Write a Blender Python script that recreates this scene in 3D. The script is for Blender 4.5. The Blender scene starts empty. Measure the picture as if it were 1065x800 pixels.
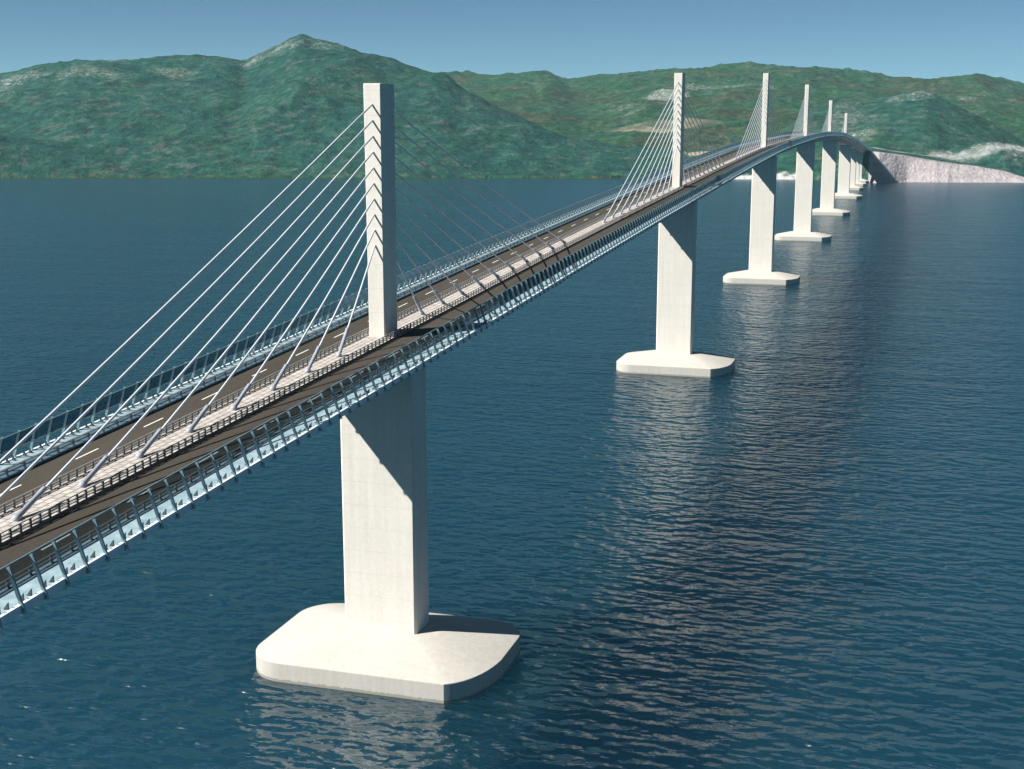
import bpy, math, random
import numpy as np
from mathutils import Vector, Matrix

random.seed(7)
SC = bpy.context.scene
COL = SC.collection

# ------------------------------------------------------------------ camera
CAM = (84.85, -206.6, 91.77)
YAW, PITCH = 0.29275, 0.19684
cam_d = bpy.data.cameras.new("camera")
cam_d.sensor_width = 36.0
cam_d.lens = 1390 / 1065 * 36.0
cam_d.clip_start, cam_d.clip_end = 1.0, 60000.0
cam = bpy.data.objects.new("camera", cam_d)
cam.location = CAM
cam.rotation_euler = (math.pi / 2 - PITCH, 0, YAW)
COL.objects.link(cam)
SC.camera = cam

# ------------------------------------------------------------------ sky + sun
SUN_TO = Vector((-1.0, -0.75, 1.16)).normalized()      # direction towards the sun
SUN_EL = math.asin(SUN_TO.z)
SUN_ROT = math.atan2(SUN_TO.x, SUN_TO.y)
SKY_STRENGTH = 0.05
SUN_STRENGTH = 5.0
EXPOSURE = 0.95
HAZE = 0.000045
SC.cycles.caustics_reflective = False
SC.cycles.caustics_refractive = False
world = bpy.data.worlds.new("World")
SC.world = world
world.use_nodes = True
wt = world.node_tree
wt.nodes.clear()
sky = wt.nodes.new("ShaderNodeTexSky")
sky.sky_type = 'NISHITA'
sky.sun_disc = False
sky.sun_elevation = SUN_EL
sky.sun_rotation = SUN_ROT
sky.altitude = 0
sky.air_density = 0.3
sky.dust_density = 0.0
sky.ozone_density = 4.0
bg = wt.nodes.new("ShaderNodeBackground")
bg.inputs["Strength"].default_value = SKY_STRENGTH
wo = wt.nodes.new("ShaderNodeOutputWorld")
tint = wt.nodes.new("ShaderNodeMix")
tint.data_type, tint.blend_type = 'RGBA', 'MULTIPLY'
tint.inputs[0].default_value = 1.0
tint.inputs[7].default_value = (0.98, 1.05, 0.90, 1)
wt.links.new(sky.outputs[0], tint.inputs[6])
wt.links.new(tint.outputs[2], bg.inputs[0])
wt.links.new(bg.outputs[0], wo.inputs[0])

sun_d = bpy.data.lights.new("sun", 'SUN')
sun_d.energy = SUN_STRENGTH
sun_d.angle = math.radians(0.5)
sun_d.color = (1.0, 0.95, 0.86)
sun = bpy.data.objects.new("sun", sun_d)
sun.rotation_euler = SUN_TO.to_track_quat('Z', 'Y').to_euler()
sun.location = (0, 0, 400)
COL.objects.link(sun)

vs = SC.view_settings
vs.view_transform = 'Standard'
vs.look = 'None'
vs.exposure = EXPOSURE
vs.gamma = 1.0
vs.use_curve_mapping = False

# ------------------------------------------------------------------ helpers
def new_mat(name):
    m = bpy.data.materials.new(name)
    m.use_nodes = True
    nt = m.node_tree
    b = nt.nodes["Principled BSDF"]
    return m, nt, b

def N(nt, kind, **kw):
    n = nt.nodes.new(kind)
    for k, v in kw.items():
        setattr(n, k, v)
    return n

def mapped_noise(nt, scale, detail=4, rough=0.55, mscale=(1, 1, 1), rot=0.0):
    tc = N(nt, "ShaderNodeTexCoord")
    mp = N(nt, "ShaderNodeMapping")
    mp.inputs["Scale"].default_value = mscale
    mp.inputs["Rotation"].default_value = (0, 0, rot)
    nt.links.new(tc.outputs["Object"], mp.inputs[0])
    n = N(nt, "ShaderNodeTexNoise")
    n.inputs["Scale"].default_value = scale
    n.inputs["Detail"].default_value = detail
    n.inputs["Roughness"].default_value = rough
    nt.links.new(mp.outputs[0], n.inputs["Vector"])
    return n.outputs["Fac"]

def ramp(nt, fac, stops):
    r = N(nt, "ShaderNodeValToRGB")
    el = r.color_ramp.elements
    while len(el) < len(stops):
        el.new(0.5)
    for e, (p, c) in zip(el, stops):
        e.position = p
        e.color = (*c, 1)
    nt.links.new(fac, r.inputs[0])
    return r.outputs[0]

def mix(nt, fac, a, b, blend='MIX'):
    m = N(nt, "ShaderNodeMix", data_type='RGBA', blend_type=blend)
    for s, v in ((m.inputs[0], fac), (m.inputs[6], a), (m.inputs[7], b)):
        if hasattr(v, "is_output"):
            nt.links.new(v, s)
        elif isinstance(v, (int, float)):
            s.default_value = v
        else:
            s.default_value = (*v, 1)
    return m.outputs[2]

def math_n(nt, op, a, b=None, clamp=False):
    m = N(nt, "ShaderNodeMath", operation=op, use_clamp=clamp)
    for i, v in enumerate((a, b)):
        if v is None:
            continue
        if hasattr(v, "is_output"):
            nt.links.new(v, m.inputs[i])
        else:
            m.inputs[i].default_value = v
    return m.outputs[0]

def bump(nt, bsdf, height, strength=1.0, dist=1.0):
    b = N(nt, "ShaderNodeBump")
    b.inputs["Strength"].default_value = strength
    b.inputs["Distance"].default_value = dist
    nt.links.new(height, b.inputs["Height"])
    nt.links.new(b.outputs[0], bsdf.inputs["Normal"])

def noisy_mat(name, c1, c2, scale, rough=0.7, metallic=0.0, mscale=(1, 1, 1), spec=0.4):
    m, nt, b = new_mat(name)
    f = mapped_noise(nt, scale, 5, 0.6, mscale)
    c = ramp(nt, f, [(0.3, c1), (0.7, c2)])
    nt.links.new(c, b.inputs["Base Color"])
    b.inputs["Roughness"].default_value = rough
    b.inputs["Metallic"].default_value = metallic
    b.inputs["Specular IOR Level"].default_value = spec
    return m

class MB:
    """collects shapes for ONE mesh"""
    def __init__(s):
        s.v, s.f = [], []
    def add(s, vs, fs):
        o = len(s.v)
        s.v.extend([tuple(p) for p in vs])
        s.f.extend([tuple(i + o for i in q) for q in fs])
    def box(s, x0, x1, y0, y1, z0, z1):
        s.add([(x0, y0, z0), (x1, y0, z0), (x1, y1, z0), (x0, y1, z0), (x0, y0, z1), (x1, y0, z1), (x1, y1, z1), (x0, y1, z1)],
              [(0, 3, 2, 1), (4, 5, 6, 7), (0, 1, 5, 4), (1, 2, 6, 5), (2, 3, 7, 6), (3, 0, 4, 7)])
    def bar(s, a, b, w, d, side=Vector((0, 1, 0))):
        a, b = Vector(a), Vector(b)
        t = (b - a).normalized()
        u = side.normalized()
        n = t.cross(u).normalized()
        vs = [p + u * (i * w / 2) + n * (j * d / 2) for p in (a, b) for i, j in ((-1, -1), (1, -1), (1, 1), (-1, 1))]
        s.add(vs, [(0, 3, 2, 1), (4, 5, 6, 7), (0, 1, 5, 4), (1, 2, 6, 5), (2, 3, 7, 6), (3, 0, 4, 7)])
    def tube(s, pts, r, n=10, cap=True):
        pts = [Vector(p) for p in pts]
        rs = r if isinstance(r, (list, tuple)) else [r] * len(pts)
        o = len(s.v)
        for i, p in enumerate(pts):
            t = (pts[min(i + 1, len(pts) - 1)] - pts[max(i - 1, 0)]).normalized()
            u = t.cross(Vector((1, 0, 0)))
            if u.length < 1e-3:
                u = t.cross(Vector((0, 1, 0)))
            u.normalize()
            w = t.cross(u)
            for k in range(n):
                a = 2 * math.pi * k / n
                s.v.append(tuple(p + (u * math.cos(a) + w * math.sin(a)) * rs[i]))
        for i in range(len(pts) - 1):
            for k in range(n):
                a, b = o + i * n + k, o + i * n + (k + 1) % n
                s.f.append((a, b, b + n, a + n))
        if cap:
            s.f.append(tuple(o + k for k in range(n))[::-1])
            s.f.append(tuple(o + (len(pts) - 1) * n + k for k in range(n)))
    def build(s, name, mat, parent=None, smooth=False, loc=(0, 0, 0)):
        me = bpy.data.meshes.new(name)
        me.from_pydata(s.v, [], s.f)
        me.validate()
        me.materials.append(mat)
        if smooth:
            me.polygons.foreach_set("use_smooth", [True] * len(me.polygons))
        o = bpy.data.objects.new(name, me)
        o.location = loc
        COL.objects.link(o)
        if parent:
            o.parent = parent
        return o

def tag(o, label=None, cat=None, group=None, kind=None):
    for k, v in (("label", label), ("category", cat), ("group", group), ("kind", kind)):
        if v:
            o[k] = v
    return o

def empty(name, loc=(0, 0, 0)):
    o = bpy.data.objects.new(name, None)
    o.empty_display_size = 2
    o.location = loc
    COL.objects.link(o)
    return o

def bevel(o, w, seg=2):
    m = o.modifiers.new("bevel", 'BEVEL')
    m.width, m.segments, m.limit_method = w, seg, 'ANGLE'
    return o

# value-noise fbm for terrain
_rng = np.random.RandomState(11)
_T = _rng.rand(256, 256)
def vnoise(x, y):
    xi, yi = np.floor(x).astype(int), np.floor(y).astype(int)
    fx, fy = x - xi, y - yi
    fx, fy = fx * fx * (3 - 2 * fx), fy * fy * (3 - 2 * fy)
    g = lambda a, b: _T[a % 256, b % 256]
    return (g(xi, yi) * (1 - fx) + g(xi + 1, yi) * fx) * (1 - fy) + (g(xi, yi + 1) * (1 - fx) + g(xi + 1, yi + 1) * fx) * fy
def fbm(x, y, oct=5, gain=0.5):
    s, a, t = 0, 1, 0
    for _ in range(oct):
        s = s + a * vnoise(x, y)
        t += a
        a *= gain
        x, y = x * 2.03 + 17.1, y * 2.03 + 5.7
    return s / t - 0.5
def ridged(x, y, oct=4):
    s, a, t = 0, 1, 0
    for _ in range(oct):
        s = s + a * (1 - np.abs(2 * vnoise(x, y) - 1))
        t += a
        a *= 0.5
        x, y = x * 2.1 + 3.3, y * 2.1 + 9.1
    return s / t

# ------------------------------------------------------------------ materials
def concrete_mat(name, tide=False, grey=1.0):
    m, nt, b = new_mat(name)
    big = mapped_noise(nt, 0.12, 5, 0.6)
    fine = mapped_noise(nt, 1.6, 6, 0.65)
    streak = mapped_noise(nt, 1.0, 4, 0.6, (0.9, 0.9, 0.05))
    c = ramp(nt, big, [(0.3, (0.62, 0.60, 0.55)), (0.7, (0.68, 0.66, 0.615))])
    c = mix(nt, 0.22, c, ramp(nt, fine, [(0.35, (0.46, 0.44, 0.41)), (0.6, (0.68, 0.67, 0.64))]))
    c = mix(nt, 0.18, c, ramp(nt, streak, [(0.35, (0.42, 0.40, 0.36)), (0.6, (0.68, 0.66, 0.63))]))
    # formwork joints every 4 m of height
    geo = N(nt, "ShaderNodeTexCoord")
    sep = N(nt, "ShaderNodeSeparateXYZ")
    nt.links.new(geo.outputs["Object"], sep.inputs[0])
    fr = math_n(nt, 'FRACT', math_n(nt, 'MULTIPLY', sep.outputs[2], 0.25))
    wet = math_n(nt, 'LESS_THAN', math_n(nt, 'ADD', sep.outputs[2], math_n(nt, 'MULTIPLY', fine, 0.9)), 0.95)
    c = mix(nt, math_n(nt, 'MULTIPLY', wet, 0.55), c, (0.16, 0.17, 0.13)) if tide else c
    ln = math_n(nt, 'LESS_THAN', fr, 0.02)
    c = c if tide else mix(nt, math_n(nt, 'MULTIPLY', ln, 0.35), c, (0.40, 0.38, 0.34))
    if grey < 1:
        c = mix(nt, 1.0, c, (grey, grey, grey), 'MULTIPLY')
    nt.links.new(c, b.inputs["Base Color"])
    b.inputs["Roughness"].default_value = 0.8
    b.inputs["Specular IOR Level"].default_value = 0.25
    bump(nt, b, fine, 0.25, 0.08)
    return m

def asphalt_mat():
    m, nt, b = new_mat("asphalt")
    f1 = mapped_noise(nt, 0.25, 5, 0.6, (1.0, 0.06, 1.0))
    f2 = mapped_noise(nt, 2.5, 4, 0.6)
    c = ramp(nt, f1, [(0.3, (0.036, 0.032, 0.027)), (0.7, (0.060, 0.053, 0.045))])
    c = mix(nt, 0.25, c, ramp(nt, f2, [(0.3, (0.03, 0.026, 0.02)), (0.7, (0.085, 0.072, 0.058))]))
    nt.links.new(c, b.inputs["Base Color"])
    b.inputs["Roughness"].default_value = 0.85
    b.inputs["Specular IOR Level"].default_value = 0.2
    return m

def median_mat():
    """pale precast plates, one about every 1.6 m, with a row of joints along the middle"""
    m, nt, b = new_mat("median_plates")
    tc = N(nt, "ShaderNodeTexCoord")
    mp = N(nt, "ShaderNodeMapping")
    mp.inputs["Rotation"].default_value = (0, 0, math.pi / 2)
    nt.links.new(tc.outputs["Object"], mp.inputs[0])
    br = N(nt, "ShaderNodeTexBrick")
    br.inputs["Scale"].default_value = 1.0
    br.inputs["Brick Width"].default_value = 1.56
    br.inputs["Row Height"].default_value = 0.98
    br.inputs["Mortar Size"].default_value = 0.12
    br.inputs["Mortar Smooth"].default_value = 0.2
    br.inputs["Color1"].default_value = (0.45, 0.425, 0.415, 1)
    br.inputs["Color2"].default_value = (0.32, 0.30, 0.295, 1)
    br.inputs["Mortar"].default_value = (0.10, 0.095, 0.09, 1)
    nt.links.new(mp.outputs[0], br.inputs["Vector"])
    f = mapped_noise(nt, 0.9, 4, 0.6)
    c = mix(nt, 0.3, br.outputs["Color"], ramp(nt, f, [(0.35, (0.34, 0.30, 0.28)), (0.65, (0.66, 0.62, 0.58))]))
    nt.links.new(c, b.inputs["Base Color"])
    b.inputs["Roughness"].default_value = 0.85
    b.inputs["Specular IOR Level"].default_value = 0.2
    return m

def screen_mat(name, tint):
    m, nt, b = new_mat(name)
    nt.nodes.remove(b)
    out = nt.nodes["Material Output"]
    tr = N(nt, "ShaderNodeBsdfTransparent")
    tr.inputs[0].default_value = (*tint, 1)
    gl = N(nt, "ShaderNodeBsdfGlossy")
    gl.inputs["Color"].default_value = (0.5, 0.58, 0.62, 1)
    gl.inputs["Roughness"].default_value = 0.15
    fr = N(nt, "ShaderNodeFresnel")
    fr.inputs[0].default_value = 1.06
    mx = N(nt, "ShaderNodeMixShader")
    nt.links.new(fr.outputs[0], mx.inputs[0])
    nt.links.new(tr.outputs[0], mx.inputs[1])
    nt.links.new(gl.outputs[0], mx.inputs[2])
    nt.links.new(mx.outputs[0], out.inputs[0])
    return m

# wave trains: length across and along the wind, turn, height, detail
SEA_WAVES = [(5.0, 2.9, 0.10, 1.6, 1), (2.2, 1.3, -0.35, 0.36, 2), (0.8, 0.5, 0.5, 0.06, 1), (13.0, 7.0, 0.3, 1.3, 1), (70.0, 24.0, 0.2, 3.0, 2)]
def sea_mat():
    m, nt, b = new_mat("sea_water")
    # the light wind drives short-crested ripples across the channel
    # ripple height sampled at three points a fixed step apart gives the slope of the surface
    tc = N(nt, "ShaderNodeTexCoord")
    STEP = 0.2
    def height(dx, dy):
        off = N(nt, "ShaderNodeVectorMath", operation='ADD')
        nt.links.new(tc.outputs["Object"], off.inputs[0])
        off.inputs[1].default_value = (dx, dy, 0)
        tot = None
        for sx, sy, rot, amp, det in SEA_WAVES:
            mp = N(nt, "ShaderNodeMapping")
            mp.inputs["Scale"].default_value = (1 / sx, 1 / sy, 1)
            mp.inputs["Rotation"].default_value = (0, 0, rot)
            nt.links.new(off.outputs[0], mp.inputs[0])
            n = N(nt, "ShaderNodeTexNoise", noise_dimensions='2D')
            n.inputs["Scale"].default_value = 1.0
            n.inputs["Detail"].default_value = det
            n.inputs["Roughness"].default_value = 0.5
            nt.links.new(mp.outputs[0], n.inputs["Vector"])
            v = math_n(nt, 'MULTIPLY', n.outputs["Fac"], amp)
            tot = v if tot is None else math_n(nt, 'ADD', tot, v)
        return tot
    h0, hx, hy = height(0, 0), height(STEP, 0), height(0, STEP)
    cx = N(nt, "ShaderNodeCombineXYZ")
    nt.links.new(math_n(nt, 'MULTIPLY', math_n(nt, 'SUBTRACT', h0, hx), 1 / STEP), cx.inputs[0])
    nt.links.new(math_n(nt, 'MULTIPLY', math_n(nt, 'SUBTRACT', h0, hy), 1 / STEP), cx.inputs[1])
    cx.inputs[2].default_value = 1.0
    nn = N(nt, "ShaderNodeVectorMath", operation='NORMALIZE')
    nt.links.new(cx.outputs[0], nn.inputs[0])
    nt.links.new(nn.outputs[0], b.inputs["Normal"])
    patch = mapped_noise(nt, 1.0, 4, 0.55, (1 / 260.0, 1 / 120.0, 1), 0.3)
    c = ramp(nt, patch, [(0.3, (0.0025, 0.031, 0.054)), (0.7, (0.0045, 0.040, 0.067))])
    nt.links.new(c, b.inputs["Base Color"])
    b.inputs["Roughness"].default_value = 0.2
    b.subsurface_method = 'BURLEY'
    b.inputs["Subsurface Weight"].default_value = 1.0
    b.inputs["Subsurface Radius"].default_value = (0.5, 1.0, 1.2)
    b.inputs["Subsurface Scale"].default_value = 110.0
    b.inputs["IOR"].default_value = 2.2
    return m

def hill_mat():
    m, nt, b = new_mat("scrub_hillside")
    att = lambda n: N(nt, "ShaderNodeAttribute", attribute_name=n).outputs["Fac"]
    f1 = mapped_noise(nt, 0.0055, 6, 0.62)
    f2 = mapped_noise(nt, 0.035, 6, 0.68)
    f3 = mapped_noise(nt, 0.012, 6, 0.7, (1.0, 0.5, 4.0))
    f4 = mapped_noise(nt, 0.14, 4, 0.7)
    f5 = mapped_noise(nt, 0.075, 5, 0.75)
    f6 = mapped_noise(nt, 0.032, 5, 0.7, (1.0, 0.45, 3.0), 0.4)
    mott = math_n(nt, 'ADD', math_n(nt, 'MULTIPLY', f2, 0.5), math_n(nt, 'MULTIPLY', f5, 0.5))
    teal = ramp(nt, mott, [(0.40, (0.0049, 0.0262, 0.0238)), (0.47, (0.0098, 0.0500, 0.0410)), (0.53, (0.0148, 0.0656, 0.0517)), (0.61, (0.0410, 0.1025, 0.0804))])
    green = ramp(nt, mott, [(0.40, (0.0049, 0.0230, 0.0107)), (0.47, (0.0123, 0.0508, 0.0205)), (0.53, (0.0230, 0.0738, 0.0295)), (0.61, (0.0615, 0.1025, 0.0492))])
    olive = ramp(nt, mott, [(0.40, (0.010, 0.016, 0.006)), (0.50, (0.030, 0.042, 0.015)), (0.60, (0.085, 0.082, 0.040))])
    f7 = mapped_noise(nt, 0.0042, 5, 0.65, (1, 1, 2), 0.8)
    green = mix(nt, math_n(nt, 'MULTIPLY', math_n(nt, 'SUBTRACT', f7, 0.49), 9.0, True), green, olive)
    veg = mix(nt, att("green"), teal, green)
    f8 = mapped_noise(nt, 0.011, 6, 0.7, (1, 1, 1.5), 1.7)
    veg = mix(nt, math_n(nt, 'MULTIPLY', math_n(nt, 'SUBTRACT', f8, 0.5), 3.2, True), veg, (0.42, 0.50, 0.50), 'MULTIPLY')
    earth = ramp(nt, f4, [(0.3, (0.075, 0.080, 0.072)), (0.7, (0.18, 0.155, 0.145))])
    rock = ramp(nt, f4, [(0.3, (0.15, 0.18, 0.17)), (0.7, (0.44, 0.45, 0.44))])
    e_f = math_n(nt, 'ADD', math_n(nt, 'MULTIPLY', math_n(nt, 'SUBTRACT', f6, 0.535), 8.0), math_n(nt, 'MULTIPLY', math_n(nt, 'SUBTRACT', f1, 0.5), 2.5), True)
    c = mix(nt, math_n(nt, 'MULTIPLY', e_f, math_n(nt, 'MULTIPLY', math_n(nt, 'SUBTRACT', f5, 0.25), 1.5), True), veg, earth)
    fl = math_n(nt, 'MULTIPLY', math_n(nt, 'SUBTRACT', f4, 0.50), 6.0, True)
    rk = att("rock")
    r_f = math_n(nt, 'MULTIPLY', rk, math_n(nt, 'ADD', fl, math_n(nt, 'MULTIPLY', rk, 0.35)), True)
    c = mix(nt, r_f, c, rock)
    pink = ramp(nt, mapped_noise(nt, 0.05, 6, 0.7, (0.35, 1, 2.0)), [(0.3, (0.30, 0.25, 0.265)), (0.5, (0.37, 0.33, 0.35)), (0.72, (0.43, 0.40, 0.425))])
    c = mix(nt, att("bare"), c, pink)
    sand = ramp(nt, f4, [(0.3, (0.24, 0.19, 0.14)), (0.7, (0.44, 0.38, 0.30))])
    c = mix(nt, att("sand"), c, sand)
    c = mix(nt, att("pale"), c, ramp(nt, f4, [(0.3, (0.32, 0.33, 0.33)), (0.7, (0.60, 0.60, 0.60))]))
    nt.links.new(c, b.inputs["Base Color"])
    b.inputs["Roughness"].default_value = 0.95
    b.inputs["Specular IOR Level"].default_value = 0.1
    bump(nt, b, math_n(nt, 'ADD', f2, math_n(nt, 'MULTIPLY', f4, 0.5)), 0.7, 8.0)
    return m

CONCRETE = concrete_mat("concrete")
CAP_CONCRETE = concrete_mat("pile_cap_concrete", True, 0.72)
ASPHALT = asphalt_mat()
MEDIAN = median_mat()
SCREEN = screen_mat("tinted_screen", (0.52, 0.58, 0.62))
SEA = sea_mat()
HILL = hill_mat()
WHITE_PAINT = noisy_mat("road_paint", (0.62, 0.61, 0.57), (0.8, 0.79, 0.76), 1.5)
BLUE_STEEL = noisy_mat("pale_blue_steel", (0.40, 0.52, 0.58), (0.52, 0.64, 0.69), 0.6, 0.55)
WALK = noisy_mat("walkway_plate", (0.16, 0.25, 0.31), (0.30, 0.41, 0.47), 0.8, 0.6)
PALE_PANEL = noisy_mat("pale_panel", (0.62, 0.70, 0.74), (0.74, 0.80, 0.83), 0.8, 0.6)
GIRDER = noisy_mat("girder_steel", (0.13, 0.17, 0.20), (0.20, 0.25, 0.28), 0.3, 0.5)
POST = noisy_mat("post_steel", (0.13, 0.22, 0.26), (0.20, 0.30, 0.34), 1.0, 0.45, 0.3)
DARK_STEEL = noisy_mat("bracket_steel", (0.03, 0.05, 0.06), (0.06, 0.08, 0.09), 1.0, 0.5)
RAIL_POST = noisy_mat("rail_post_steel", (0.11, 0.115, 0.115), (0.18, 0.18, 0.175), 1.0, 0.5)
GALV = noisy_mat("galvanised_steel", (0.26, 0.26, 0.25), (0.40, 0.40, 0.38), 1.2, 0.5, 0.4)
SHEATH = noisy_mat("cable_sheath", (0.46, 0.51, 0.57), (0.55, 0.59, 0.64), 0.5, 0.4)
SLEEVE = noisy_mat("anchor_steel", (0.28, 0.31, 0.38), (0.38, 0.41, 0.48), 0.8, 0.45)

# ------------------------------------------------------------------ sea
def sea():
    mb = MB()
    mb.add([(-10900, -2900, 0), (10900, -2900, 0), (10900, 10900, 0), (-10900, 10900, 0)], [(0, 1, 2, 3)])
    return tag(mb.build("sea", SEA), kind="structure")
sea()

# ------------------------------------------------------------------ hills: a height field over the far shore
def interp(x, pts, soft=4.0):
    p = np.array(pts, float)
    x = np.asarray(x, float)
    k = np.linspace(-2, 2, 17)
    w = np.exp(-k * k)
    return sum(wi * np.interp(x + ki * soft / 2, p[:, 0], p[:, 1]) for ki, wi in zip(k, w)) / w.sum()
def u2az(u):                                   # bearing in degrees of a column of the survey sketch
    return -math.degrees(YAW) + np.degrees(np.arctan((np.asarray(u, float) - 532.5) / 1390 / math.cos(PITCH * 0.6)))
def v2tan(v, u):                               # slope of sight for a row of the survey sketch
    t = (400 - np.asarray(v, float)) / 1390
    up = (t * math.cos(PITCH) - math.sin(PITCH))
    fw = np.sqrt((t * math.sin(PITCH) + math.cos(PITCH)) ** 2 + ((np.asarray(u, float) - 532.5) / 1390) ** 2)
    return up / fw

def hills():
    H = CAM[2]
    us = np.concatenate([np.linspace(-900, -60, 170, endpoint=False), np.linspace(-60, 1125, 1050, endpoint=False), np.linspace(1125, 1900, 150)])
    az = np.radians(u2az(us))
    rs = np.concatenate([np.linspace(1700, 2150, 90, endpoint=False), np.linspace(2150, 3000, 90, endpoint=False), np.linspace(3000, 4700, 110, endpoint=False), np.linspace(4700, 8000, 30)])
    U, R = np.meshgrid(us, rs, indexing='ij')
    A = np.meshgrid(az, rs, indexing='ij')[0]
    X, Y = CAM[0] + R * np.sin(A), CAM[1] + R * np.cos(A)
    # shoreline distance
    sv = interp(us, [(-900, 184), (0, 185.2), (300, 185), (690, 185.5), (770, 186.5), (830, 187), (890, 189), (905, 190.5), (935, 189.5), (1065, 190), (1900, 192)])
    rf1 = -H / v2tan(sv, us)
    rf1 = rf1 + 14 * fbm(us / 23.0, us * 0 + 3.3, 4)
    RF = rf1[:, None] + 0 * R
    W = fbm(X / 330, Y / 330, 4) * 95 + fbm(X / 90, Y / 90, 4) * 22
    def crest(pts, rc, rf):
        rc0 = interp(us, rc)[:, None]
        below = np.clip(1.0 - (R - rf) / np.maximum(rc0 - rf, 50), 0, 1)
        UW = U + W * below
        v = interp(UW, pts, 6.0)
        rcv = interp(UW, rc, 6.0)
        z = H + v2tan(v, UW) * rcv
        return np.maximum(z, -30), rcv
    def ridge(pts, rc, rf, p=1.0, back=0.5):
        Z, RC = crest(pts, rc, rf)
        F = np.minimum(rf, RC - 20)
        t = np.clip((R - F) / (RC - F), 0, 1)
        fr = (0.55 * t + 0.45 * np.sin(t * math.pi / 2)) ** p
        b = np.clip((R - RC) / (RC * back), 0, 1)
        env = np.where(R <= RC, fr, np.cos(b * math.pi / 2) ** 1.3)
        env = np.where(R < F, -0.12 * np.clip((F - R) / 40, 0, 1), env)
        return Z * env, np.clip(env, 0, 1)
    # left mountain running down to a low point
    L, Le = ridge([(-900, 150), (-400, 120), (-150, 95), (0, 83), (60, 70), (95, 63), (150, 64), (200, 62), (240, 58), (262, 63), (280, 54), (300, 44), (312, 39), (322, 37), (334, 41), (350, 44), (365, 47), (400, 62), (440, 74), (465, 81),
                   (480, 92), (500, 102), (520, 113), (545, 124), (565, 136), (590, 145), (620, 152), (650, 157), (690, 161), (760, 168), (820, 177), (840, 192)],
                  [(-900, 3200), (0, 3150), (200, 3050), (322, 2950), (465, 2700), (565, 2450), (690, 2280), (840, 2150)], RF, 0.95)
    # low front shoulder of the left mountain
    L2, _ = ridge([(-900, 160), (-200, 140), (0, 138), (40, 148), (80, 151), (130, 160), (200, 176), (240, 190)], [(-900, 2500), (240, 2300)], RF, 0.9)
    # back range
    B, Be = ridge([(300, 110), (400, 88), (465, 80), (520, 78), (563, 76.5), (575, 79), (590, 82), (615, 77), (640, 73), (700, 69), (760, 69), (830, 73), (880, 76), (920, 82), (945, 83), (1000, 83), (1040, 88), (1065, 93), (1200, 104), (1900, 140)],
                  [(300, 4500), (700, 4600), (1065, 4300), (1900, 4200)], RF + 330, 1.0)
    B2, _ = ridge([(500, 130), (560, 78.5), (570, 78), (600, 95), (640, 116), (665, 128), (690, 150)], [(500, 3900), (570, 4200), (690, 3300)], RF + 500, 1.05, 0.25)
    # rocky knoll behind the bridge head
    D, De = ridge([(740, 190), (790, 150), (815, 128), (835, 112), (860, 106), (885, 103), (905, 100), (925, 95), (945, 92), (955, 94), (975, 106), (1000, 120), (1030, 137), (1065, 156), (1110, 180), (1130, 192)],
                  [(740, 2400), (850, 2750), (945, 2850), (1065, 2600), (1130, 2400)], RF + 60, 1.0, 0.35)
    D2, _ = ridge([(640, 190), (660, 120), (680, 104), (690, 100), (705, 108), (740, 128), (780, 145), (810, 165)], [(640, 3300), (690, 3500), (810, 2900)], RF + 420, 1.0, 0.2)
    # shore bench and rock cutting that carries the bridge end
    bv = interp(us, [(680, 172), (715, 163), (760, 160), (800, 158), (850, 157), (893, 157), (908, 158), (940, 163), (1000, 171.5), (1035, 178), (1065, 187), (1100, 188), (1400, 176), (1900, 170)])
    rb = rf1 + interp(us, [(680, 100), (800, 110), (880, 45), (930, 42), (1000, 38), (1065, 30), (1900, 60)])
    zb = np.maximum(H + v2tan(bv, us) * rb, 2)
    t = np.clip((R - RF) / (rb - rf1)[:, None], 0, 1)
    BE = zb[:, None] * np.where(R < RF, 0, t ** 0.8) * np.clip((900 - (R - RF)) / 400, 0, 1)
    BE = np.where((us < 640)[:, None], 0, BE)
    # rise behind the cutting
    mv = interp(us, [(860, 168), (900, 160), (950, 163), (975, 158), (1000, 151), (1020, 147), (1045, 152), (1075, 160), (1100, 172), (1130, 186)])
    M, _ = ridge([(u, v) for u, v in zip(us[::6], mv[::6])], [(0, 2260), (1900, 2260)], RF + 90, 1.0, 0.2)
    M = np.where(((us < 860) | (us > 1130))[:, None], 0, M)

    parts = [L, L2, B, B2, D, D2, BE, M]
    Z = np.max(np.stack(parts), 0)
    which = np.argmax(np.stack(parts), 0)
    inland = np.clip((R - RF) / 160, 0, 1)
    g = ridged(X / 420.0, Y / 420.0, 5)
    far = np.clip((R - 1900) / 2200, 0.25, 1)
    Z = Z + inland * (np.clip(Z, 0, 220) / 220) * ((g - 0.62) * 62 * far + fbm(X / 160, Y / 160, 5) * 26 * far)
    cut = (which == 6)
    rough = inland * np.where(cut, 0.25, 1.0)
    Z = Z + rough * (fbm(X / 45, Y / 45, 4) * 10 + (ridged(X / 150, Y / 150, 4) - 0.6) * 20)
    Z = Z + np.where(cut, fbm(X / 30, Y / 30, 3) * 2 * np.clip((R - RF) / 12, 0, 1), 0)
    Z = Z + 4.5 * np.exp(-((U - 323) / 9) ** 2 - ((R - 2950) / 60) ** 2)
    Z = np.where(R < RF, np.minimum(-0.2 * (RF - R), -0.3), Z)
    Z = np.where((R >= RF) & (R < RF + 8), np.maximum(Z, 0.3 * (R - RF)), Z)
    Z = Z - np.clip((R - 6500) / 1500, 0, 1) * 400

    # where the ground is bare, rocky or greener
    def blob(cu, cr, wu, wr):
        return np.clip(1.6 - ((U - cu) / wu) ** 2 - ((R - cr) / wr) ** 2 * 1.0, 0, 1)
    nz = fbm(X / 60, Y / 60, 5)
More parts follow.
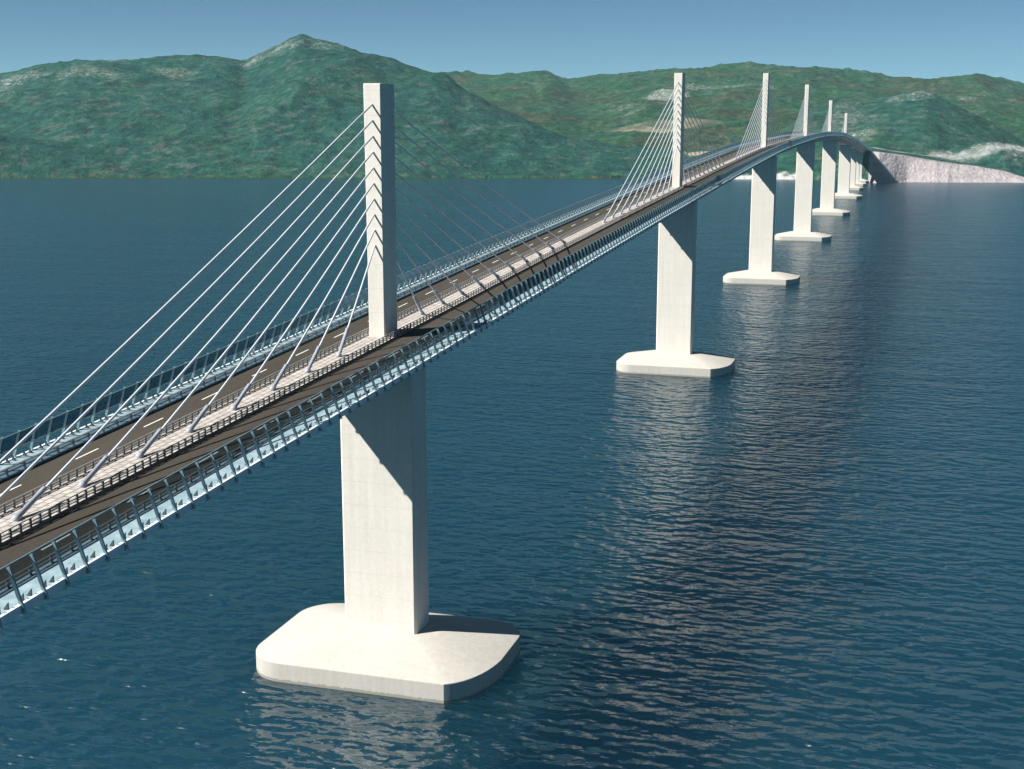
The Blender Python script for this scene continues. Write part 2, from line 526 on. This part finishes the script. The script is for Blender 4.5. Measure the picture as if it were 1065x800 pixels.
    def patch(cu, cr, wu, wr, k, kn, off):
        b = blob(cu, cr, wu, wr)
        return np.clip(b * k + kn * nz - off, 0, 1) * np.clip(b * 2.5, 0, 1)
    nz2 = fbm(X / 25, Y / 25, 4)
    bare = np.where(U > 896, np.clip(((rb - rf1)[:, None] + 6 + 22 * nz - (R - RF)) / 8, 0, 1), 0) * np.clip((1070 - U) / 12, 0, 1)
    trackR = RF + interp(us, [(890, 210), (940, 175), (1000, 160), (1065, 150), (1900, 150)])[:, None]
    track = np.clip(1.3 - np.abs(R - trackR - 60 * nz) / 11, 0, 1) * np.clip((U - 868) / 20, 0, 1)
    ledge = np.clip((14 + 30 * nz2 - (R - RF)) / 5, 0, 1) * np.clip((U - 756) / 4, 0, 1) * np.clip((828 - U) / 4, 0, 1)
    sand = patch(752, 2330, 40, 160, 1.6, 3.0, 0.35)
    sand = np.maximum(sand, patch(680, 2950, 60, 60, 1.0, 3, 0.5) * 0.6)
    rock = patch(690, 3420, 20, 120, 1.3, 2.5, .3)
    rock = np.maximum(rock, patch(880, 2560, 28, 220, 1.0, 2.5, .5) * 0.8)
    rock = np.maximum(rock, patch(935, 2800, 26, 90, 1.2, 2, .45) * 0.85)
    rock = np.maximum(rock, patch(1040, 3700, 90, 500, 0.8, 4, 1.0) * 0.6)
    rock = np.maximum(rock, patch(760, 3600, 60, 120, 1.0, 4, .9) * 0.7)
    rock = np.maximum(rock, patch(620, 3300, 60, 250, 1.0, 5, 1.1) * 0.5)
    rock = np.maximum(rock, patch(1005, 2230, 55, 100, 1.0, 5, .8) * 0.55)
    rock = np.maximum(rock, patch(330, 2930, 45, 90, 1.0, 4, .6) * 0.75)
    rock = np.maximum(rock, patch(270, 2900, 40, 130, 1.0, 4, .75) * 0.8)
    rock = np.maximum(rock, patch(150, 2950, 150, 180, 1.0, 5, 1.05) * 0.5)
    rock = np.maximum(rock, patch(20, 2950, 40, 200, 1.0, 3, .6) * 0.7)
    green = np.clip(np.where((which == 2) | (which == 3) | (which == 5), 0.9, 0.0) + np.where(which == 4, 0.25, 0) + 1.2 * nz, 0, 1)

    nu, nr = U.shape
    co = np.stack([X, Y, Z], -1).reshape(-1, 3)
    idx = np.arange(nu * nr).reshape(nu, nr)
    q = np.stack([idx[:-1, :-1], idx[1:, :-1], idx[1:, 1:], idx[:-1, 1:]], -1).reshape(-1, 4)
    me = bpy.data.meshes.new("hills")
    me.vertices.add(len(co))
    me.vertices.foreach_set("co", co.ravel())
    me.loops.add(q.size)
    me.loops.foreach_set("vertex_index", q.ravel())
    me.polygons.add(len(q))
    me.polygons.foreach_set("loop_start", np.arange(0, q.size, 4))
    me.update(calc_edges=True)
    me.polygons.foreach_set("use_smooth", [True] * len(q))
    for n, a in (("bare", np.maximum(bare, 0)), ("sand", sand), ("pale", np.maximum(track * 0.5, ledge)), ("rock", rock), ("green", green)):
        at = me.attributes.new(n, 'FLOAT', 'POINT')
        at.data.foreach_set("value", a.ravel().astype(np.float32))
    me.materials.append(HILL)
    o = bpy.data.objects.new("hills", me)
    COL.objects.link(o)
    if me.polygons[len(me.polygons) // 2].normal.z < 0:
        me.flip_normals()
    tag(o, kind="structure")
hills()

# ------------------------------------------------------------------ haze over the channel
def haze():
    mb = MB()
    mb.box(-11000, 11000, -3000, 11000, -420, 420)
    m = bpy.data.materials.new("haze_air")
    m.use_nodes = True
    nt = m.node_tree
    nt.nodes.clear()
    o = N(nt, "ShaderNodeOutputMaterial")
    v = N(nt, "ShaderNodeVolumePrincipled")
    v.inputs["Color"].default_value = (0.34, 0.70, 0.80, 1)
    v.inputs["Density"].default_value = HAZE
    v.inputs["Anisotropy"].default_value = 0.0
    nt.links.new(v.outputs[0], o.inputs["Volume"])
    tag(mb.build("haze", m), kind="stuff")
if HAZE > 0:
    haze()

# ------------------------------------------------------------------ bridge geometry
_zp = np.array([(-500, 34.6), (-200, 47.3), (-120, 51.0), (0, 55.9), (142, 61.6), (285, 66.8), (425, 71.6), (567, 75.3), (849, 77.8), (1131, 74.5), (1413, 65.0), (1600, 56.6), (1720, 50.8), (1900, 42.5)])
def _hermite(y, P=_zp):
    k = int(np.clip(np.searchsorted(P[:, 0], y) - 1, 0, len(P) - 2))
    sl = lambda i: (P[min(i + 1, len(P) - 1), 1] - P[max(i - 1, 0), 1]) / (P[min(i + 1, len(P) - 1), 0] - P[max(i - 1, 0), 0])
    x0, x1, h = P[k, 0], P[k + 1, 0], P[k + 1, 0] - P[k, 0]
    t = (y - x0) / h
    return float((2 * t**3 - 3 * t**2 + 1) * P[k, 1] + (t**3 - 2 * t**2 + t) * h * sl(k) + (-2 * t**3 + 3 * t**2) * P[k + 1, 1] + (t**3 - t**2) * h * sl(k + 1))
zd = _hermite

Y0, Y1 = -420.0, 1885.0
YS = list(np.arange(Y0, Y1 + 1, 5.0))
def sweep(profile, ys=YS, closed=True):
    mb = MB()
    n = len(profile)
    vs = [(x, y, zd(y) + z) for y in ys for x, z in profile]
    fs = []
    for i in range(len(ys) - 1):
        for k in range(n if closed else n - 1):
            a, b = i * n + k, i * n + (k + 1) % n
            fs.append((a, b, b + n, a + n))
    if closed:
        fs.append(tuple(range(n))[::-1])
        fs.append(tuple((len(ys) - 1) * n + k for k in range(n)))
    mb.add(vs, fs)
    return mb
def rect(x0, x1, z0, z1):
    return [(x0, z0), (x1, z0), (x1, z1), (x0, z1)]

PIER_Y = [0, 285, 567, 849, 1131, 1413, 1600, 1712, 1800]

# ---- deck
deck = tag(empty("bridge_deck", (0, 0, 0)), "long cambered bridge deck with brown asphalt carriageways and pale median, carried on the white piers", "bridge deck")
sweep([(-13.7, -0.32), (13.7, -0.32), (13.7, -0.75), (7.0, -1.1), (5.6, -4.6), (-5.6, -4.6), (-7.0, -1.1), (-13.7, -0.75)]).build("girder", GIRDER, deck)
for s in (-1, 1):
    prof = [(13.703 * s, -0.45), (14.35 * s, -0.45), (14.35 * s, 0.32), (14.0 * s, 0.32), (14.0 * s, -0.35), (13.703 * s, -0.35)]
    sweep(prof if s > 0 else prof[::-1]).build("edge_beam", PALE_PANEL, deck)
    a, b = sorted((3.0 * s, 10.4 * s))
    sweep(rect(a, b, -0.31, 0.0)).build("roadway", ASPHALT, deck)
    a, b = sorted((10.403 * s, 13.997 * s))
    sweep(rect(a, b, -0.31, 0.2)).build("walkway", WALK, deck)
    y, seen, rest = -400.0 + (4.3 if s > 0 else 2.0), 0, MB()
    while y < 1880:
        x, w, L, vs = 7.35 * s, 0.11, 4.6, []
        for yy in (y, y + L / 2, y + L):
            vs += [(x - w, yy, zd(yy) + 0.012), (x + w, yy, zd(yy) + 0.012)]
        one = -140 < y and seen < 100
        mb = MB() if one else rest
        mb.add(vs, [(0, 1, 3, 2), (2, 3, 5, 4)])
        if one:
            mb.build("lane_marking", WHITE_PAINT, deck)
            seen += 1
        y += 14.6
    tag(rest.build("lane_marking", WHITE_PAINT, deck), kind="stuff")
sweep(rect(-2.997, 2.997, -0.31, 0.22)).build("median_strip", MEDIAN, deck)

def fan(ys, y_from, y_to):
    return [y for y in ys if y_from <= y <= y_to]

# ---- barriers on the deck edges
def wind_barrier(s, label):
    root = tag(empty("wind_barrier", (14.3 * s, 0, zd(0))), label, "wind barrier", "wind barriers along the deck edges")
    inv = Matrix.Translation(-Vector((14.3 * s, 0, zd(0))))
    def b(mb, name, mat):
        mb.v = [tuple(inv @ Vector(p)) for p in mb.v]
        return mb.build(name, mat, root)
    top, lean, low = 3.55, 1.3, 1.5
    X = lambda z: s * (14.58 - lean * (z + 0.5) / (top + 0.5))
    ys = list(np.arange(-400, 1880, 3.12))
    post = MB()
    post.bar((X(-0.5), 0, -0.5), (X(top), 0, top), 0.2, 0.32)
    near = [y for y in ys if -134 <= y][:100]
    rest = [y for y in ys if y not in near]
    proto = None
    for y in near:
        if proto is None:
            proto = post.build("post", POST, root)
            o = proto
        else:
            o = proto.copy()
            COL.objects.link(o)
            o.parent = root
        o.location = (-14.3 * s, y, zd(y) - zd(0))
    mb = MB()
    for y in rest:
        mb.bar((X(-0.5), y, zd(y) - 0.5), (X(top), y, zd(y) + top), 0.2, 0.32)
    tag(b(mb, "post", POST), kind="stuff")
    d = 0.12 * s
    strip = lambda z0, z1, off, th: [(X(z0) - off * s, z0), (X(z0) - (off + th) * s, z0), (X(z1) - (off + th) * s, z1), (X(z1) - off * s, z1)]
    b(sweep(strip(low + 0.13, top - 0.1, 0.30, 0.03)), "screen", SCREEN)
    b(sweep(strip(low, low + 0.12, 0.25, 0.16)), "rail", GALV)
    b(sweep(strip(top - 0.09, top + 0.02, 0.25, 0.12)), "rail", POST)
    mb = MB()
    for y in ys:
        for dy in (1.0, 2.1):
            if y > 700:
                continue
            z = zd(y + dy)
            xo, xi = 13.8 * s, 13.3 * s
            vs = [(xo, y + dy - 0.08, z + 0.2), (xi, y + dy - 0.08, z + 0.2), (xo, y + dy - 0.08, z + 0.85)]
            vs += [(a, c + 0.16, e) for a, c, e in vs]
            mb.add(vs, [(0, 1, 2), (5, 4, 3), (0, 3, 4, 1), (1, 4, 5, 2), (2, 5, 3, 0)])
    tag(b(mb, "bracket", DARK_STEEL), kind="stuff")
    return root
wind_barrier(1, "wind barrier with inclined teal posts and tinted screen along the near, right-hand deck edge")
wind_barrier(-1, "wind barrier with tinted screen along the far, left-hand deck edge against the open sea")

def guard_rail(x, label):
    base = Vector((x, 0, zd(0)))
    root = tag(empty("guard_rail", base), label, "guard rail", "guard rails along the carriageways")
    def b(mb, name, mat):
        mb.v = [tuple(Vector(p) - base) for p in mb.v]
        return mb.build(name, mat, root)
    inner = 1 if abs(x) < 5 else 0
    for z in ((0.45, 0.75, 1.12) if inner else (0.55, 0.95)):
        b(sweep(rect(x - 0.06, x + 0.06, z - 0.055, z + 0.055)), "rail", GALV)
    ys = list(np.arange(-400, 1880, 1.56 if inner else 3.12))
    near = [y for y in ys if y >= -134][:100]
    z0 = 0.215 if inner else 0.195
    pm = MB()
    pm.box(-0.09, 0.09, -0.14, 0.14, z0, 1.05 if inner else 0.9)
    proto = None
    for y in near:
        if proto is None:
            proto = pm.build("post", RAIL_POST if inner else GALV, root)
            o = proto
        else:
            o = proto.copy()
            COL.objects.link(o)
            o.parent = root
        o.location = (0, y, zd(y) - zd(0))
    mb = MB()
    for y in ys:
        if y in near or y > 900:
            continue
        mb.box(x - 0.075, x + 0.075, y - 0.1, y + 0.1, zd(y) + z0, zd(y) + (1.05 if inner else 0.9))
    tag(b(mb, "post", RAIL_POST if inner else GALV), kind="stuff")
guard_rail(2.7, "three-bar guard rail on the median beside the near carriageway")
guard_rail(-2.7, "three-bar guard rail on the median beside the far carriageway")
guard_rail(10.62, "two-bar guard rail between the near carriageway and its pale walkway")
guard_rail(-10.62, "two-bar guard rail between the far carriageway and its pale walkway")

# ---- piers
def rounded_rect(hx, hy, r, n=10):
    pts = []
    for cx, cy, a0 in ((hx - r, hy - r, 0), (-hx + r, hy - r, 90), (-hx + r, -hy + r, 180), (hx - r, -hy + r, 270)):
        for k in range(n + 1):
            a = math.radians(a0 + 90 * k / n)
            pts.append((cx + r * math.cos(a), cy + r * math.sin(a)))
    return pts
def loft(mb, rings, closed_top=True, closed_bottom=True):
    n = len(rings[0])
    vs = [p for r in rings for p in r]
    fs = []
    for i in range(len(rings) - 1):
        for k in range(n):
            a, b = i * n + k, i * n + (k + 1) % n
            fs.append((a, b, b + n, a + n))
    if closed_bottom:
        fs.append(tuple(range(n))[::-1])
    if closed_top:
        fs.append(tuple((len(rings) - 1) * n + k for k in range(n)))
    mb.add(vs, fs)

PIER_LABEL = [
    "nearest and largest white concrete pier, on the big rounded pile cap at lower left",
    "second white pier from the camera, under the second pylon in mid channel",
    "third white pier from the camera, its pale cap clear of the second pier's",
    "fourth white pier from the camera, under the fourth pylon near the crest",
    "fifth white pier from the camera, just beyond the crest of the deck",
    "sixth white pier from the camera, the last one with a pylon above",
    "seventh white pier, first without a pylon above, close to the rock cutting",
    "eighth small white pier, between the seventh and the one nearest the shore",
    "last and smallest white pier, standing against the shaded rock of the shore",
]
def pier(i, y):
    root = tag(empty("bridge_pier", (0, y, 0)), PIER_LABEL[i], "bridge pier", "white piers in the channel")
    k = 1.0 if i < 6 else 0.72
    cx, cy = (1.9, -4.3) if i < 6 else (1.0, -2.0)
    hx, hy, r = 20.9 * k, 14.5 * k, 7.0 * k
    out = [p for p in rounded_rect(hx, hy, r, 9) if not (p[0] > 0 and p[1] < 0)]
    # the down-channel corner facing the sun side is cut with a crisp arris before it rounds off
    P, Q, E_ = (hx - 0.85 * r, -hy), (hx - 0.12 * r, -hy + 0.42 * r), (hx, -hy + 1.7 * r)
    for j in range(11):
        t = j / 10
        out.append(tuple((1 - t) ** 2 * P[c_] + 2 * t * (1 - t) * Q[c_] + t * t * E_[c_] for c_ in (0, 1)))
    mb = MB()
    ring = lambda s, z: [(cx + px * s[0], cy + py * s[1], z) for px, py in out]
    e = 0.16
    loft(mb, [ring((1, 1), -6), ring((1, 1), 3.35 - e), ring((1 - e * .3 / hx, 1 - e * .3 / hy), 3.35 - e * .3), ring((1 - e / hx, 1 - e / hy), 3.35), ring((0.46, 0.34), 6.0), ring((0.42, 0.29), 6.08)])
    cap = mb.build("pile_cap", CAP_CONCRETE, root, True)
    cap.data.set_sharp_from_angle(angle=math.radians(20))
    top = zd(y) - 4.57
    hw = 6.55 if i < 6 else 5.2
    mb = MB()
    c = 0.35
    f, g, ox = (-7.0, -0.4, 1.2) if i < 6 else (-4.0, 2.0, 0.6)
    prof = [(-hw + c, f), (hw - c, f), (hw, f + c), (hw, g - c), (hw - c, g), (-hw + c, g), (-hw, g - c), (-hw, f + c)]
    loft(mb, [[(a + ox, b, z) for a, b in prof] for z in (4.5, top)])
    mb.build("shaft", CONCRETE, root)
for i, y in enumerate(PIER_Y):
    pier(i, y)

# ---- pylons and stay cables
PYL_TOP = [97.2, 107.6, 116.2, 116.4, 108.2, 97.2]
ORD = ["first", "second", "third", "fourth", "fifth", "sixth"]
PYL_LABEL = [
    "nearest and tallest-looking white pylon rising from the median at left of centre",
    "second white pylon from the camera, standing on the median in mid channel",
    "third white pylon from the camera, its top level with the second pylon's",
    "fourth white pylon from the camera, rising at the crest of the deck",
    "fifth white pylon from the camera, just beyond the crest",
    "sixth and farthest white pylon, shortest in the row",
]
CABLE_ORD = ["topmost", "second", "third", "fourth", "fifth", "sixth", "seventh", "eighth", "ninth", "lowest"]
def pylon(i):
    y, top = PIER_Y[i], PYL_TOP[i]
    z0 = zd(y) + 0.215
    root = tag(empty("bridge_pylon", (0, y, z0)), PYL_LABEL[i], "pylon", "white pylons on the deck median")
    mb = MB()
    c = 0.12
    def prof(hw, hl):
        return [(-hw + c, -hl), (hw - c, -hl), (hw, -hl + c), (hw, hl - c), (hw - c, hl), (-hw + c, hl), (-hw, hl - c), (-hw, -hl + c)]
    hh = top - z0
    loft(mb, [[(a, b, z) for a, b in prof(h, l)] for h, l, z in ((1.40, 2.9, -0.4), (1.50, 3.0, hh - 0.1), (1.42, 2.92, hh))])
    mb.build("shaft", CONCRETE, root)
    scale = (top - zd(y)) / 41.3
    amb = MB()
    for side in (-1, 1):
        for k in range(10):
            za = top - (3.3 + 2.51 * k) * scale
            ya = y + side * (3.0 - 0.02)
            step = 11.3
            yb = y + side * (18.5 + step * (9 - k))
            zb = zd(yb) + 0.35
            a, b = Vector((0, ya, za)), Vector((0, yb, zb))
            d = (a - b).normalized()
            o = empty("stay_cable", b)
            where = "camera-side" if side < 0 else "shore-side"
            word = CABLE_ORD[k]
            lab = f"{word} pale stay cable in the {where} fan of the {ORD[i]} pylon from the camera"
            tag(o, lab, "stay cable", "stay cables fanning from the pylons")
            L = (a - b).length
            mb = MB()
            sag = lambda t: Vector((0, 0, -0.004 * L * 4 * t * (1 - t)))
            n = 8
            mb.tube([(a - b) * t + sag(t) for t in [j / n for j in range(n + 1)]], (0.155, 0.16, 0.13, 0.1, 0.1, 0.1)[i], 8)
            mb.build("cable", SHEATH, o, True)
            if i < 4:
                sm = MB()
                sm.tube([d * -0.3, d * 0.4, d * 0.45, d * 5.2, d * 5.4], [0.42, 0.42, 0.29, 0.29, 0.2], 10)
                sm.build("anchor_sleeve", SLEEVE, o, True)
for i in range(6):
    pylon(i)
